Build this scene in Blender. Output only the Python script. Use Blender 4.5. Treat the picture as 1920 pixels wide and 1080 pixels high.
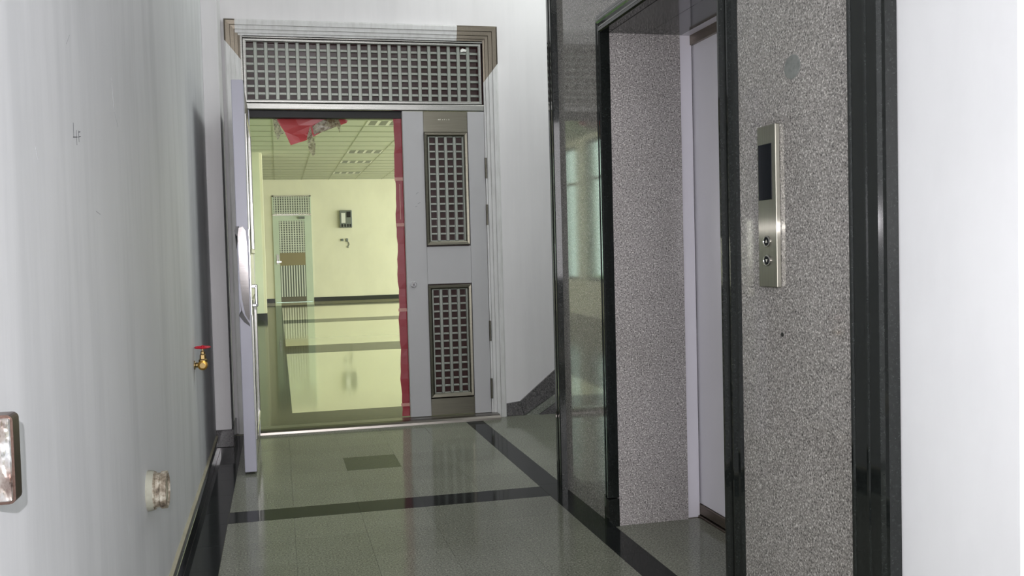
import bpy, bmesh, math, random
from mathutils import Vector, Matrix
random.seed(7)
scene = bpy.context.scene
COL = scene.collection
for o in list(bpy.data.objects):
    bpy.data.objects.remove(o)

# ------------------------------------------------------------------ camera
CAM_H = 1.15
yaw, pit, rol = math.radians(13.55), math.radians(2.21), math.radians(-1.467)
fw = Vector((math.sin(yaw) * math.cos(pit), math.cos(yaw) * math.cos(pit), -math.sin(pit)))
rt = Vector((math.cos(yaw), -math.sin(yaw), 0))
up = rt.cross(fw)
r2 = rt * math.cos(rol) + up * math.sin(rol)
u2 = -rt * math.sin(rol) + up * math.cos(rol)
cd = bpy.data.cameras.new('camera')
cd.sensor_width = 36.0
cd.lens = 1820 / 1920 * 36.0
cd.clip_start = 0.02
cd.clip_end = 500
cam = bpy.data.objects.new('camera', cd)
COL.objects.link(cam)
mw = Matrix((r2, u2, -fw)).transposed().to_4x4()
mw.translation = Vector((0, 0, CAM_H))
cam.matrix_world = mw
scene.camera = cam

# ------------------------------------------------------------------ world, lights, exposure
world = bpy.data.worlds.new('world')
scene.world = world
world.use_nodes = True
bg = world.node_tree.nodes['Background']
bg.inputs['Color'].default_value = (0.80, 1.0, 0.89, 1)
bg.inputs['Strength'].default_value = 4.5

def area(name, loc, rot, sx, sy, power, color):
    l = bpy.data.lights.new(name, 'AREA')
    l.shape = 'RECTANGLE'; l.size = sx; l.size_y = sy
    l.energy = power; l.color = color
    o = bpy.data.objects.new(name, l)
    o.location = loc; o.rotation_euler = rot
    COL.objects.link(o)
    return o

# added fill lights for the lobby and the hall, and daylight from the stairwell
area('fill_lobby', (0.45, -2.9, 1.75), (math.radians(90), 0, 0), 1.6, 1.9, 88, (1.0, 0.985, 1.0))  # added ambient light in front of the solid rear wall
area('daylight_stairwell', (2.2, 5.65, 3.95), (0, math.radians(40), 0), 1.2, 1.5, 60, (0.97, 1.0, 0.975))
for ya, yb in ((8.0, 11.4), (12.2, 15.6), (16.4, 19.8), (20.6, 24.0)):
    area('fill_hall', (8.95, (ya + yb) / 2, 1.65), (0, math.radians(90), 0), 2.0, yb - ya, 240, (0.97, 1.0, 0.95))  # added along the windowless right wall to brighten the hall
# added overhead fill behind the photographer, shares the ambient light with the rear fill
area('fill_lobby_top', (0.45, -0.9, 3.93), (0, 0, 0), 1.2, 1.2, 42, (1.0, 0.98, 0.99))
# the camera's own flash, just above and left of the lens
fl = bpy.data.lights.new('camera_flash', 'SPOT')
fl.spot_size = math.radians(84); fl.spot_blend = 0.35
fl.energy = 165; fl.shadow_soft_size = 0.007; fl.color = (1.0, 0.955, 1.0)
fo = bpy.data.objects.new('camera_flash', fl)
fo.location = (-0.040, 0.0, CAM_H + 0.09)
fo.rotation_euler = fw.to_track_quat('-Z', 'Y').to_euler()
COL.objects.link(fo)

vs = scene.view_settings
vs.view_transform = 'Standard'
vs.look = 'None'
vs.gamma = 1
vs.use_curve_mapping = False
vs.exposure = 0.0

# ------------------------------------------------------------------ materials
def lin(c):
    return tuple((x / 12.92 if x <= 0.04045 else ((x + 0.055) / 1.055) ** 2.4) for x in (v / 255 for v in c)) + (1,)

def base_mat(name, rgb, rough=0.5, metal=0.0, ior=1.45, spec=0.5):
    m = bpy.data.materials.new(name); m.use_nodes = True
    b = m.node_tree.nodes['Principled BSDF']
    b.inputs['Base Color'].default_value = lin(rgb)
    b.inputs['Roughness'].default_value = rough
    b.inputs['Metallic'].default_value = metal
    b.inputs['IOR'].default_value = ior
    b.inputs['Specular IOR Level'].default_value = spec
    return m

def nodes(m):
    return m.node_tree.nodes, m.node_tree.links, m.node_tree.nodes['Principled BSDF']

def pos_map(m, scale=(1, 1, 1)):
    N, L, b = nodes(m)
    g = N.new('ShaderNodeNewGeometry'); mp = N.new('ShaderNodeMapping')
    mp.inputs['Scale'].default_value = scale
    L.new(g.outputs['Position'], mp.inputs['Vector'])
    return mp.outputs['Vector']

def noise(m, vec, scale, detail=3, rough=0.6):
    N, L, b = nodes(m)
    n = N.new('ShaderNodeTexNoise')
    n.inputs['Scale'].default_value = scale; n.inputs['Detail'].default_value = detail
    n.inputs['Roughness'].default_value = rough
    L.new(vec, n.inputs['Vector'])
    return n.outputs['Fac']

def ramp(m, fac, stops):
    N, L, b = nodes(m)
    r = N.new('ShaderNodeValToRGB')
    el = r.color_ramp.elements
    while len(el) < len(stops):
        el.new(0.5)
    for e, (p, c) in zip(el, stops):
        e.position = p; e.color = lin(c)
    L.new(fac, r.inputs['Fac'])
    return r.outputs['Color']

def mix(m, fac, a, b_, mode='MIX'):
    N, L, b = nodes(m)
    x = N.new('ShaderNodeMix'); x.data_type = 'RGBA'; x.blend_type = mode
    for sock, v in ((x.inputs[0], fac), (x.inputs[6], a), (x.inputs[7], b_)):
        if hasattr(v, 'is_output'):
            L.new(v, sock)
        elif isinstance(v, (int, float)):
            sock.default_value = v
        else:
            sock.default_value = lin(v)
    return x.outputs[2]

def bump(m, fac, strength, dist):
    N, L, b = nodes(m)
    bp = N.new('ShaderNodeBump')
    bp.inputs['Strength'].default_value = strength; bp.inputs['Distance'].default_value = dist
    L.new(fac, bp.inputs['Height']); L.new(bp.outputs['Normal'], b.inputs['Normal'])

def setcol(m, c):
    N, L, b = nodes(m)
    L.new(c, b.inputs['Base Color'])

def granite(name, dark, mid, light, rough, scale=150, vary=0.0, ior=1.5, dust=0.0):
    m = base_mat(name, mid, rough, ior=ior)
    v = pos_map(m)
    c = ramp(m, noise(m, v, scale, 2, 0.7), [(0.36, dark), (0.45, mid), (0.56, mid), (0.66, light)])
    c2 = ramp(m, noise(m, v, scale * 0.45, 2, 0.6), [(0.35, tuple(int(x * 0.75) for x in mid)), (0.6, mid), (0.75, light)])
    c = mix(m, 0.25, c, c2)
    cl = ramp(m, noise(m, v, 2.5, 3), [(0.3, (238, 238, 236)), (0.7, (255, 255, 255))])
    c = mix(m, 1.0, c, cl, 'MULTIPLY')
    if vary:
        N, L, b = nodes(m)
        oi = N.new('ShaderNodeObjectInfo')
        r = ramp(m, oi.outputs['Random'], [(0.0, (int(255 * (1 - vary)),) * 3), (1.0, (255, 255, 255))])
        c = mix(m, 1.0, c, r, 'MULTIPLY')
    setcol(m, c)
    if dust:       # a thin matt layer of dust over the polish
        N, L, b = nodes(m)
        d = N.new('ShaderNodeBsdfDiffuse'); x = N.new('ShaderNodeMixShader')
        x.inputs[0].default_value = dust
        out = [n_ for n_ in N if n_.type == 'OUTPUT_MATERIAL'][0]
        L.new(c, d.inputs['Color'])
        L.new(b.outputs[0], x.inputs[1]); L.new(d.outputs[0], x.inputs[2]); L.new(x.outputs[0], out.inputs['Surface'])
    return m

def plaster(name, rgb, streak, rough=0.6, amt=0.6, scale=(5, 5, 0.35)):
    m = base_mat(name, rgb, rough)
    v = pos_map(m, scale)
    n1 = noise(m, v, 2.2, 5, 0.62)
    c = ramp(m, n1, [(0.34, streak), (0.56, rgb)])
    c = mix(m, amt, rgb, c)
    v2 = pos_map(m, (1, 1, 0.6))
    n2 = noise(m, v2, 1.7, 4, 0.55)
    c2 = ramp(m, n2, [(0.30, tuple(int(x * 0.93) for x in rgb)), (0.6, rgb)])
    c = mix(m, 0.5, c, c2)
    setcol(m, c)
    bump(m, noise(m, pos_map(m), 35, 3), 0.05, 0.004)
    return m

def brushed(name, rgb, rough=0.28, scale=(2, 2, 160), aniso=0.0):
    m = base_mat(name, rgb, rough, 1.0)
    n = noise(m, pos_map(m, scale), 3, 3)
    setcol(m, ramp(m, n, [(0.3, tuple(int(x * 0.86) for x in rgb)), (0.7, rgb)]))
    N, L, b = nodes(m)
    if aniso:      # vertical brushing: a second, strongly stretched gloss lobe
        t = N.new('ShaderNodeTangent'); t.direction_type = 'RADIAL'; t.axis = 'Z'
        g = N.new('ShaderNodeBsdfAnisotropic')
        g.inputs['Color'].default_value = lin(rgb)
        g.inputs['Roughness'].default_value = 0.16
        g.inputs['Anisotropy'].default_value = aniso
        g.inputs['Rotation'].default_value = 0.25
        L.new(t.outputs[0], g.inputs['Tangent'])
        x = N.new('ShaderNodeMixShader'); x.inputs[0].default_value = 0.5
        out = [n_ for n_ in N if n_.type == 'OUTPUT_MATERIAL'][0]
        L.new(b.outputs[0], x.inputs[1]); L.new(g.outputs[0], x.inputs[2]); L.new(x.outputs[0], out.inputs['Surface'])
    return m

M = {}
M['wall_left'] = plaster('white_plaster_streaked', (224, 226, 228), (172, 176, 178), 0.55, 0.5, (2.6, 2.6, 0.32))
M['wall'] = plaster('white_plaster', (226, 225, 226), (205, 205, 206), 0.6, 0.4)
M['wall_right'] = plaster('white_plaster_clean', (224, 226, 227), (210, 212, 214), 0.55, 0.35, (4, 4, 1.5))
M['ceil'] = plaster('ceiling_paint', (228, 229, 226), (220, 220, 218), 0.7, 0.3)
M['tile'] = granite('grey_granite_tile', (72, 76, 68), (134, 137, 124), (184, 186, 172), 0.11, 150, 0.05, 1.45, 0.36)
M['black_tile'] = granite('black_granite_tile', (22, 24, 25), (40, 43, 43), (60, 63, 62), 0.08, 160, 0.05, 1.45, 0.5)
M['dark_tile'] = granite('dark_green_granite_tile', (50, 56, 46), (74, 80, 68), (104, 110, 94), 0.12, 150, 0.0, 1.45, 0.45)
M['grout'] = base_mat('grout', (170, 168, 156), 0.8)
M['slab'] = granite('grey_granite_slab', (52, 52, 52), (149, 146, 142), (236, 232, 226), 0.05, 190, 0.0, 1.45)
M['slab_rough'] = granite('honed_granite_slab', (46, 44, 46), (160, 156, 155), (246, 242, 238), 0.2, 190)
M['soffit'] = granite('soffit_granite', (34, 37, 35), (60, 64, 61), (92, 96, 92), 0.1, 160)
M['black'] = granite('black_granite_moulding', (14, 16, 16), (26, 29, 28), (38, 42, 40), 0.05, 160)
M['skirt_grey'] = granite('skirting_granite', (48, 48, 50), (104, 102, 104), (150, 147, 148), 0.15, 130)
M['step_light'] = granite('stair_granite_light', (96, 100, 94), (142, 146, 138), (176, 178, 170), 0.12, 150)
M['mortar'] = plaster('mortar', (176, 172, 150), (136, 132, 112), 0.85, 0.7, (3, 3, 3))
M['mortar_grey'] = plaster('grey_mortar', (166, 166, 152), (122, 120, 106), 0.85, 0.7, (12, 12, 12))
M['paint'] = plaster('grey_door_paint', (180, 180, 182), (172, 172, 174), 0.35, 0.4, (3, 3, 1))
M['paint_edge'] = plaster('lavender_door_paint', (184, 184, 198), (172, 172, 184), 0.35, 0.4, (3, 3, 1))
M['frame_paint'] = plaster('frame_white_film', (214, 215, 214), (176, 176, 172), 0.4, 0.7, (14, 14, 3))
M['steel'] = brushed('stainless_steel', (172, 171, 167), 0.27)
M['steel_dark'] = brushed('stainless_steel_dull', (116, 113, 102), 0.36)
M['steel_bright'] = brushed('stainless_steel_polished', (214, 212, 208), 0.2)
M['threshold'] = brushed('threshold_steel', (136, 131, 125), 0.3)
M['plate'] = brushed('brushed_call_plate', (150, 148, 138), 0.36, (160, 160, 2), 0.9)
M['rust'] = brushed('rusty_box_shell', (112, 92, 84), 0.3, (60, 60, 60))
M['forend'] = brushed('lock_forend_steel', (120, 117, 116), 0.10)
M['bronze'] = brushed('bare_bronze_trim', (132, 124, 112), 0.3, (90, 90, 90))
M['bar'] = base_mat('grille_bar', (140, 144, 137), 0.32, 0.5)
M['far_plate'] = base_mat('far_door_plate', (150, 140, 112), 0.45, 0.4)
M['far_bar'] = base_mat('far_grille_bar', (206, 212, 200), 0.35, 0.3)
M['backing'] = base_mat('grille_backing', (62, 40, 40), 0.18)
M['dark'] = base_mat('dark_recess', (24, 25, 26), 0.5)
M['display'] = base_mat('display_glass', (16, 20, 24), 0.08)
M['black_film'] = base_mat('black_film', (26, 27, 28), 0.35)
M['lift_door'] = plaster('lift_door_film', (228, 227, 233), (220, 220, 226), 0.3, 0.4, (3, 3, 0.6))
M['lift_jamb'] = plaster('lift_jamb_film', (226, 224, 232), (206, 206, 212), 0.4, 0.4, (3, 3, 0.6))
M['lift_frame'] = brushed('lift_frame_steel', (140, 130, 116), 0.35)
M['sill'] = brushed('lift_sill', (128, 118, 106), 0.4)
M['red'] = base_mat('red_film', (196, 60, 62), 0.35)
M['red_dark'] = base_mat('red_tape', (150, 26, 42), 0.4)
M['tape'] = base_mat('pink_tape', (206, 150, 140), 0.4)
M['chrome'] = base_mat('chrome', (226, 226, 228), 0.12, 1.0)
M['yellow'] = plaster('yellow_wall_paint', (232, 231, 208), (228, 226, 201), 0.6, 0.4, (1, 1, 1))
M['hall_floor'] = base_mat('cream_polished_tile', (218, 212, 176), 0.06, ior=1.7)
M['hall_band'] = granite('olive_floor_band', (44, 46, 30), (60, 62, 44), (80, 82, 58), 0.08, 60, 0.0, 1.42, 0.4)
M['hall_ceiling_tile'] = base_mat('ceiling_tile', (192, 196, 180), 0.8)
M['grid'] = base_mat('ceiling_grid_gap', (168, 172, 152), 0.8)
M['hall_skirt'] = base_mat('hall_skirting', (46, 48, 46), 0.2)
M['pale_green'] = plaster('pale_green_door_paint', (200, 214, 196), (186, 200, 184), 0.4, 0.4, (2, 2, 1))
M['white_metal'] = base_mat('white_metal', (226, 228, 222), 0.4)
M['brass'] = base_mat('brass', (190, 148, 74), 0.24, 1.0)
M['brass_old'] = base_mat('dull_brass', (146, 126, 86), 0.4, 1.0)
M['red_paint'] = base_mat('red_handwheel', (196, 30, 52), 0.35)
M['pencil'] = base_mat('pencil_mark', (78, 80, 84), 0.9)
M['scratch'] = base_mat('scratch_mark', (176, 178, 180), 0.8)
M['ink'] = base_mat('pale_print', (190, 188, 176), 0.5)
M['patch'] = granite('grey_filler_patch', (112, 116, 114), (126, 130, 127), (140, 143, 140), 0.4, 60)
M['grass'] = plaster('grass_ground', (112, 128, 84), (84, 98, 62), 0.9, 0.8, (0.3, 0.3, 0.3))
M['alu'] = base_mat('aluminium_frame', (120, 126, 122), 0.4, 0.6)

def foil():
    m = base_mat('foil_painted_reflection', (205, 203, 200), 0.16, 1.0)
    v = pos_map(m, (20, 20, 12))
    setcol(m, ramp(m, noise(m, v, 2.0, 4), [(0.34, (118, 92, 84)), (0.5, (196, 186, 178)), (0.68, (236, 238, 238))]))  # brown to white patches: a reflection pattern put into the metal colour
    bump(m, noise(m, v, 1.3, 3), 0.6, 0.02)
    return m
M['foil'] = foil()

def dirty_pipe():
    m = base_mat('dirty_pipe', (170, 164, 148), 0.7)
    v = pos_map(m)
    setcol(m, ramp(m, noise(m, v, 45, 4), [(0.30, (74, 64, 52)), (0.48, (136, 126, 110)), (0.68, (196, 192, 178))]))
    bump(m, noise(m, v, 70, 3), 0.3, 0.006)
    return m
M['pipe'] = dirty_pipe()

def clear_film():
    m = base_mat('clear_torn_film', (180, 176, 130), 0.25)
    N, L, b = nodes(m)
    b.inputs['Alpha'].default_value = 0.55
    setcol(m, ramp(m, noise(m, pos_map(m, (30, 30, 30)), 2, 3), [(0.35, (120, 108, 70)), (0.65, (206, 204, 170))]))
    return m
M['clear'] = clear_film()

def glass():
    m = bpy.data.materials.new('window_glass'); m.use_nodes = True
    N, L = m.node_tree.nodes, m.node_tree.links
    N.clear()
    o = N.new('ShaderNodeOutputMaterial'); t = N.new('ShaderNodeBsdfTransparent'); g = N.new('ShaderNodeBsdfGlossy')
    g.inputs['Roughness'].default_value = 0.02
    t.inputs['Color'].default_value = (0.93, 0.97, 0.95, 1)
    f = N.new('ShaderNodeLayerWeight'); f.inputs['Blend'].default_value = 0.12
    x = N.new('ShaderNodeMixShader')
    L.new(f.outputs['Facing'], x.inputs[0]); L.new(t.outputs[0], x.inputs[1]); L.new(g.outputs[0], x.inputs[2])
    L.new(x.outputs[0], o.inputs['Surface'])
    return m
M['glass'] = glass()

# ------------------------------------------------------------------ helpers
def meta(o, label=None, cat=None, group=None, kind=None):
    if label: o['label'] = label
    if cat: o['category'] = cat
    if group: o['group'] = group
    if kind: o['kind'] = kind
    return o

def wloc(o):
    v = Vector((0, 0, 0))
    while o is not None:
        v = v + o.location
        o = o.parent
    return v

def empty(name, loc, label, cat, group=None, kind=None):
    o = bpy.data.objects.new(name, None)
    o.location = loc
    o.empty_display_size = 0.05
    COL.objects.link(o)
    return meta(o, label, cat, group, kind)

def mk(name, bm, mat, parent=None, smooth=False):
    bmesh.ops.recalc_face_normals(bm, faces=bm.faces[:])
    xs = [v.co for v in bm.verts]
    lo = Vector((min(c.x for c in xs), min(c.y for c in xs), min(c.z for c in xs)))
    hi = Vector((max(c.x for c in xs), max(c.y for c in xs), max(c.z for c in xs)))
    c = Vector(((lo.x + hi.x) / 2, (lo.y + hi.y) / 2, lo.z))
    for v in bm.verts:
        v.co -= c
    me = bpy.data.meshes.new(name)
    bm.to_mesh(me); bm.free()
    me.materials.append(M[mat])
    if smooth:
        for p in me.polygons:
            p.use_smooth = True
    o = bpy.data.objects.new(name, me)
    COL.objects.link(o)
    if parent is not None:
        o.parent = parent
        o.location = c - wloc(parent)
    else:
        o.location = c
    return o

def twin(src, wpos, parent):
    """another object with the same mesh data at a world position"""
    o = src.copy()
    COL.objects.link(o)
    o.parent = parent
    o.location = Vector(wpos) - (wloc(parent) if parent else Vector())
    return o

def add_box(bm, x0, x1, y0, y1, z0, z1, bev=0.0, seg=1):
    r = bmesh.ops.create_cube(bm, size=1.0)
    vs_ = r['verts']
    for v in vs_:
        v.co = Vector(((x0 + x1) / 2 + v.co.x * (x1 - x0), (y0 + y1) / 2 + v.co.y * (y1 - y0), (z0 + z1) / 2 + v.co.z * (z1 - z0)))
    if bev > 0:
        es = list({e for v in vs_ for e in v.link_edges})
        bmesh.ops.bevel(bm, geom=es, offset=bev, segments=seg, affect='EDGES', profile=0.5)

def box(name, x0, x1, y0, y1, z0, z1, mat, parent=None, bev=0.0, seg=1):
    bm = bmesh.new()
    add_box(bm, x0, x1, y0, y1, z0, z1, bev, seg)
    return mk(name, bm, mat, parent)

def boxes(name, lst, mat, parent=None, bev=0.0):
    bm = bmesh.new()
    for b in lst:
        add_box(bm, *b, bev=bev)
    return mk(name, bm, mat, parent)

def prism(name, pts, axis, a0, a1, mat, parent=None, bev=0.0):
    """2D polygon extruded along an axis: 'x' -> pts are (y,z), 'y' -> (x,z), 'z' -> (x,y)"""
    bm = bmesh.new()
    def P(p, a):
        return {'x': (a, p[0], p[1]), 'y': (p[0], a, p[1]), 'z': (p[0], p[1], a)}[axis]
    A = [bm.verts.new(P(p, a0)) for p in pts]
    B = [bm.verts.new(P(p, a1)) for p in pts]
    bm.faces.new(A); bm.faces.new(B[::-1])
    n = len(pts)
    for i in range(n):
        bm.faces.new((A[i], B[i], B[(i + 1) % n], A[(i + 1) % n]))
    return mk(name, bm, mat, parent)

def moulding(name, plane, pos, a0, a1, z0, z1, side, prof, mat, parent, bottom=False):
    """one mitred side of a frame. profile (u outward from the opening, d proud of the wall)"""
    bm = bmesh.new()
    def P(a, z, d):
        return (a, pos - d, z) if plane == 'xz' else (pos - d, a, z)
    A, B = [], []
    for u, d in prof:
        zb = z0 - (u if bottom else 0)
        e = {'l': ((a0 - u, zb), (a0 - u, z1 + u)), 'r': ((a1 + u, zb), (a1 + u, z1 + u)),
             't': ((a0 - u, z1 + u), (a1 + u, z1 + u)), 'b': ((a0 - u, z0 - u), (a1 + u, z0 - u))}[side]
        A.append(bm.verts.new(P(*e[0], d))); B.append(bm.verts.new(P(*e[1], d)))
    n = len(prof)
    bm.faces.new(A); bm.faces.new(B[::-1])
    for i in range(n):
        bm.faces.new((A[i], B[i], B[(i + 1) % n], A[(i + 1) % n]))
    return mk(name, bm, mat, parent)

def lathe(name, prof, axis, c, mat, parent=None, seg=28, sy=1.0, smooth=True, cap=True):
    """prof (r, h) turned about an axis through c; h runs along the axis. sy stretches along world Y"""
    bm = bmesh.new()
    rings = []
    for r, h in prof:
        ring = []
        for k in range(seg):
            t = 2 * math.pi * k / seg
            p, q = r * math.cos(t), r * math.sin(t)
            v = {'x': (h, p * sy, q), 'y': (p, h, q), 'z': (p, q * sy, h)}[axis]
            ring.append(bm.verts.new((c[0] + v[0], c[1] + v[1], c[2] + v[2])))
        rings.append(ring)
    for a, b in zip(rings, rings[1:]):
        for k in range(seg):
            bm.faces.new((a[k], a[(k + 1) % seg], b[(k + 1) % seg], b[k]))
    if cap:
        bm.faces.new(rings[0][::-1]); bm.faces.new(rings[-1])
    o = mk(name, bm, mat, parent, smooth)
    if smooth:
        md = o.modifiers.new('edge_split', 'EDGE_SPLIT'); md.split_angle = math.radians(38)
    return o

def sheet(name, pts, y, thick, mat, parent=None, wave=0.0):
    """thin torn sheet in an XZ outline with real thickness"""
    bm = bmesh.new()
    A = [bm.verts.new((x, y + wave * math.sin(x * 23 + z * 17), z)) for x, z in pts]
    f = bm.faces.new(A)
    bmesh.ops.triangulate(bm, faces=[f])
    bmesh.ops.subdivide_edges(bm, edges=bm.edges[:], cuts=2, use_grid_fill=True)
    for v in bm.verts:
        v.co.y = y + wave * math.sin(v.co.x * 23 + v.co.z * 17)
    ext = bmesh.ops.extrude_face_region(bm, geom=bm.faces[:])
    for g in ext['geom']:
        if isinstance(g, bmesh.types.BMVert):
            g.co.y += thick
    return mk(name, bm, mat, parent)

def struct(o, label, cat):
    return meta(o, label, cat, kind='structure')

# ------------------------------------------------------------------ key positions (metres)
XL = -0.395      # left wall face
XS = -0.37       # skirting face
XE = 1.317       # granite face of the lift wall
YD = 6.56        # face of the end wall
CEIL = 4.00
YB = -3.0        # end of the lobby behind the camera
Y2 = 24.8        # far wall of the hall
HC = 3.05        # hall ceiling

# ------------------------------------------------------------------ corridor shell
struct(box('wall_left', XL - 0.2, XL, YB, YD, 0, CEIL, 'wall_left'), 'streaky white plaster wall on the left of the corridor', 'wall')
wl = bpy.data.objects['wall_left']
back = boxes('wall_back', [(-0.6, -0.2, YD, 6.8, 0, CEIL), (1.45, 4.7, YD, 6.8, 0, CEIL), (-0.2, 1.45, YD, 6.8, 2.58, CEIL)], 'wall')
struct(back, 'white end wall around the double doorway', 'wall')
pil = empty('trim_1', (-0.35, 6.3, 0), 'narrow white pilaster between left wall and doorway', 'pilaster', kind='structure')
box('shaft', XL, -0.302, 6.12, YD, 0.105, CEIL, 'wall', pil, 0.002)
box('base_block', XL, -0.290, 6.108, YD, 0.0, 0.105, 'skirt_grey', pil, 0.003)
struct(boxes('ceiling', [(XL - 0.2, 4.7, YB, 6.8, CEIL, CEIL + 0.15)], 'ceil'), 'plain white ceiling above the lift lobby', 'ceiling')
wr = boxes('wall_right', [
    (1.335, 1.95, 3.80, 4.56, 0, CEIL),
    (1.335, 1.95, 1.90, 2.63, 0, CEIL),
    (1.335, 1.95, 2.63, 3.80, 2.06, CEIL),
    (1.95, 2.10, 1.53, 4.56, 0, CEIL),
    (1.335, 2.10, 1.528, 1.90, 0, CEIL),
    (2.10, 4.7, 4.41, 4.56, 0, CEIL)], 'wall_right')
struct(wr, 'bright white plaster wall holding the lift surround', 'wall')
struct(box('wall_near', 1.345, 1.6, YB, 1.528, 0, CEIL, 'wall_right'), 'white wall strip set back at the right picture edge', 'wall')
struct(box('wall_rear', XL - 0.2, 1.6, YB - 0.2, YB, 0, CEIL, 'wall'), 'rear lobby wall behind the camera', 'wall')
struct(box('wall_stair', 4.55, 4.7, 4.56, YD, 0, CEIL, 'wall'), 'stairwell end wall out of view on the right', 'wall')

# ------------------------------------------------------------------ corridor floor
fl_o = boxes('floor', [(XL - 0.2, 4.7, YB, 6.8, -0.15, -0.004)], 'grout')
struct(fl_o, 'polished grey granite floor with black border strips', 'floor')
G = 0.0004
def tile_obj(x0, x1, y0, y1, mat, cache={}):
    key = (round(x1 - x0, 3), round(y1 - y0, 3), mat)
    if key not in cache:
        o = box('tile', x0 + G, x1 - G, y0 + G, y1 - G, -0.02, 0.0, mat, fl_o, 0.0004)
        cache[key] = o
        return o
    return twin(cache[key], ((x0 + x1) / 2, (y0 + y1) / 2, -0.02), fl_o)

xs = [-0.246, 0.034, 0.325, 0.615, 0.908, 1.205]
ys_far = [4.525, 4.862, 5.20, 5.54, 5.88, 6.20, 6.47]
ys_near = [4.335 - 0.318 * k for k in range(0, 17)]
for i in range(5):
    for a, b in zip(ys_far, ys_far[1:]):
        tile_obj(xs[i], xs[i + 1], a, b, 'dark_tile' if (i == 2 and abs(a - 5.20) < 0.01) else 'tile')
    for a, b in zip(ys_near[1:], ys_near):
        tile_obj(xs[i], xs[i + 1], a, b, 'tile')
for x0, x1 in ((-0.246, 0.325), (0.325, 0.615), (0.615, 1.205)):
    tile_obj(x0, x1, 4.335, 4.525, 'black_tile')
bl = ys_near[::-1] + [4.525] + ys_far[1:]
for a, b in zip(bl, bl[1:]):
    if b <= 6.12:
        tile_obj(XS, -0.246, a, b, 'black_tile')
    else:
        tile_obj(-0.29, -0.246, a, b, 'black_tile')
tile_obj(XS, -0.29, 5.88, 6.108, 'black_tile')
br = [3.745 - 0.335 * k for k in range(0, 15)][::-1] + [4.56, 5.2, 5.83, 6.47]
for a, b in zip(br, br[1:]):
    tile_obj(1.205, 1.322, a, b, 'black_tile')
tile_obj(-0.246, 1.322, 6.47, 6.508, 'black_tile')
# stair foot landing and lift threshold
for a, b in ((4.56, 5.2), (5.2, 5.83), (5.83, 6.53)):
    for c, d in ((1.322, 1.95), (1.95, 2.6)):
        tile_obj(c, d, a, b, 'tile')
tile_obj(1.322, 1.70, 2.69, 3.22, 'tile')
tile_obj(1.322, 1.70, 3.22, 3.77, 'tile')

# left skirting with rough mortar ledge
sk = empty('baseboard_left', (XS, 3, 0), 'black granite skirting with rough mortar edge along left wall', 'baseboard', kind='structure')
yy = [6.108, 5.55, 4.95, 4.35, 3.75, 3.15, 2.55, 1.95, 1.35, 0.75, 0.15]
for a, b in zip(yy[1:], yy):
    box('skirting_piece', XS - 0.012, XS, a + 0.001, b - 0.001, 0, 0.066, 'black', sk, 0.001)
bm = bmesh.new()
n = 60
vsx = []
for k in range(n + 1):
    y = 0.15 + (6.1 - 0.15) * k / n
    j = random.uniform(-0.004, 0.004)
    vsx.append([bm.verts.new(p) for p in ((XL - 0.005, y, 0.05), (XL - 0.005, y, 0.078 + j), (XS - 0.013, y, 0.070 + j * 0.6), (XS - 0.013, y, 0.05))])
for a, b in zip(vsx, vsx[1:]):
    for k in range(4):
        bm.faces.new((a[k], a[(k + 1) % 4], b[(k + 1) % 4], b[k]))
bm.faces.new(vsx[0]); bm.faces.new(vsx[-1][::-1])
mk('mortar_bed', bm, 'mortar', sk)
# pencil figure on the plaster
def stroke(y0, z0, y1, z1, w=0.0016, mat='pencil', nm='pencil_stroke'):
    dy, dz = y1 - y0, z1 - z0
    l = math.hypot(dy, dz); ny, nz = -dz / l * w / 2, dy / l * w / 2
    return prism(nm, [(y0 + ny, z0 + nz), (y1 + ny, z1 + nz), (y1 - ny, z1 - nz), (y0 - ny, z0 - nz)], 'x', XL - 0.001, XL + 0.0004, mat, wl)
def lw(px, py):
    """left wall point for a pixel"""
    d = r2 * ((px - 960) / 1820) - u2 * ((py - 540) / 1820) + fw
    t = XL / d.x
    return (d.y * t, CAM_H + d.z * t)
for a, b in (((137, 230), (138, 258)), ((137, 257), (145, 257)), ((143, 244), (144, 272)), ((147, 245), (148, 266)), ((147, 248), (150, 247)), ((147, 257), (151, 256))):
    stroke(*lw(*a), *lw(*b))
for a, b in (((209, 146), (211, 175)), ((211, 175), (214, 210)), ((214, 210), (221, 238)), ((124, 82), (130, 66)), ((180, 396), (188, 402)), ((240, 985), (241, 1004)), ((66, 275), (71, 298))):
    stroke(*lw(*a), *lw(*b), w=0.0016, mat='scratch', nm='scratch')

# ------------------------------------------------------------------ stair foot at the right of the end wall
bb = empty('baseboard_back', (1.6, YD, 0), 'grey granite raked skirting at the foot of the stairs', 'baseboard', kind='structure')
prism('skirting_block', [(1.515, 0), (1.515, 0.086), (1.617, 0.098), (1.64, 0.0)], 'y', YD - 0.018, YD, 'skirt_grey', bb)
prism('raked_skirting', [(1.642, 0.0), (1.619, 0.099), (1.887, 0.316), (2.40, 0.73), (2.40, 0.49), (1.883, 0.146)], 'y', YD - 0.018, YD, 'skirt_grey', bb)
st = empty('staircase', (2.0, 6.2, 0), 'granite staircase climbing right behind the lift wall', 'staircase', kind='structure')
prism('string_slab', [(1.652, 0.0), (1.883, 0.144), (2.40, 0.488), (2.40, 0.34), (1.885, 0.088), (1.74, 0.0)], 'y', YD - 0.03, YD - 0.001, 'step_light', st)
prism('string_base', [(1.745, 0.0), (1.886, 0.086), (2.40, 0.338), (2.40, 0.0)], 'y', YD - 0.05, YD - 0.001, 'skirt_grey', st)
for k in range(8):
    box('step', 2.05 + 0.28 * k, 4.5, 4.62, YD - 0.055, 0.16 * k, 0.16 * (k + 1), 'step_light', st, 0.004)

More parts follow.
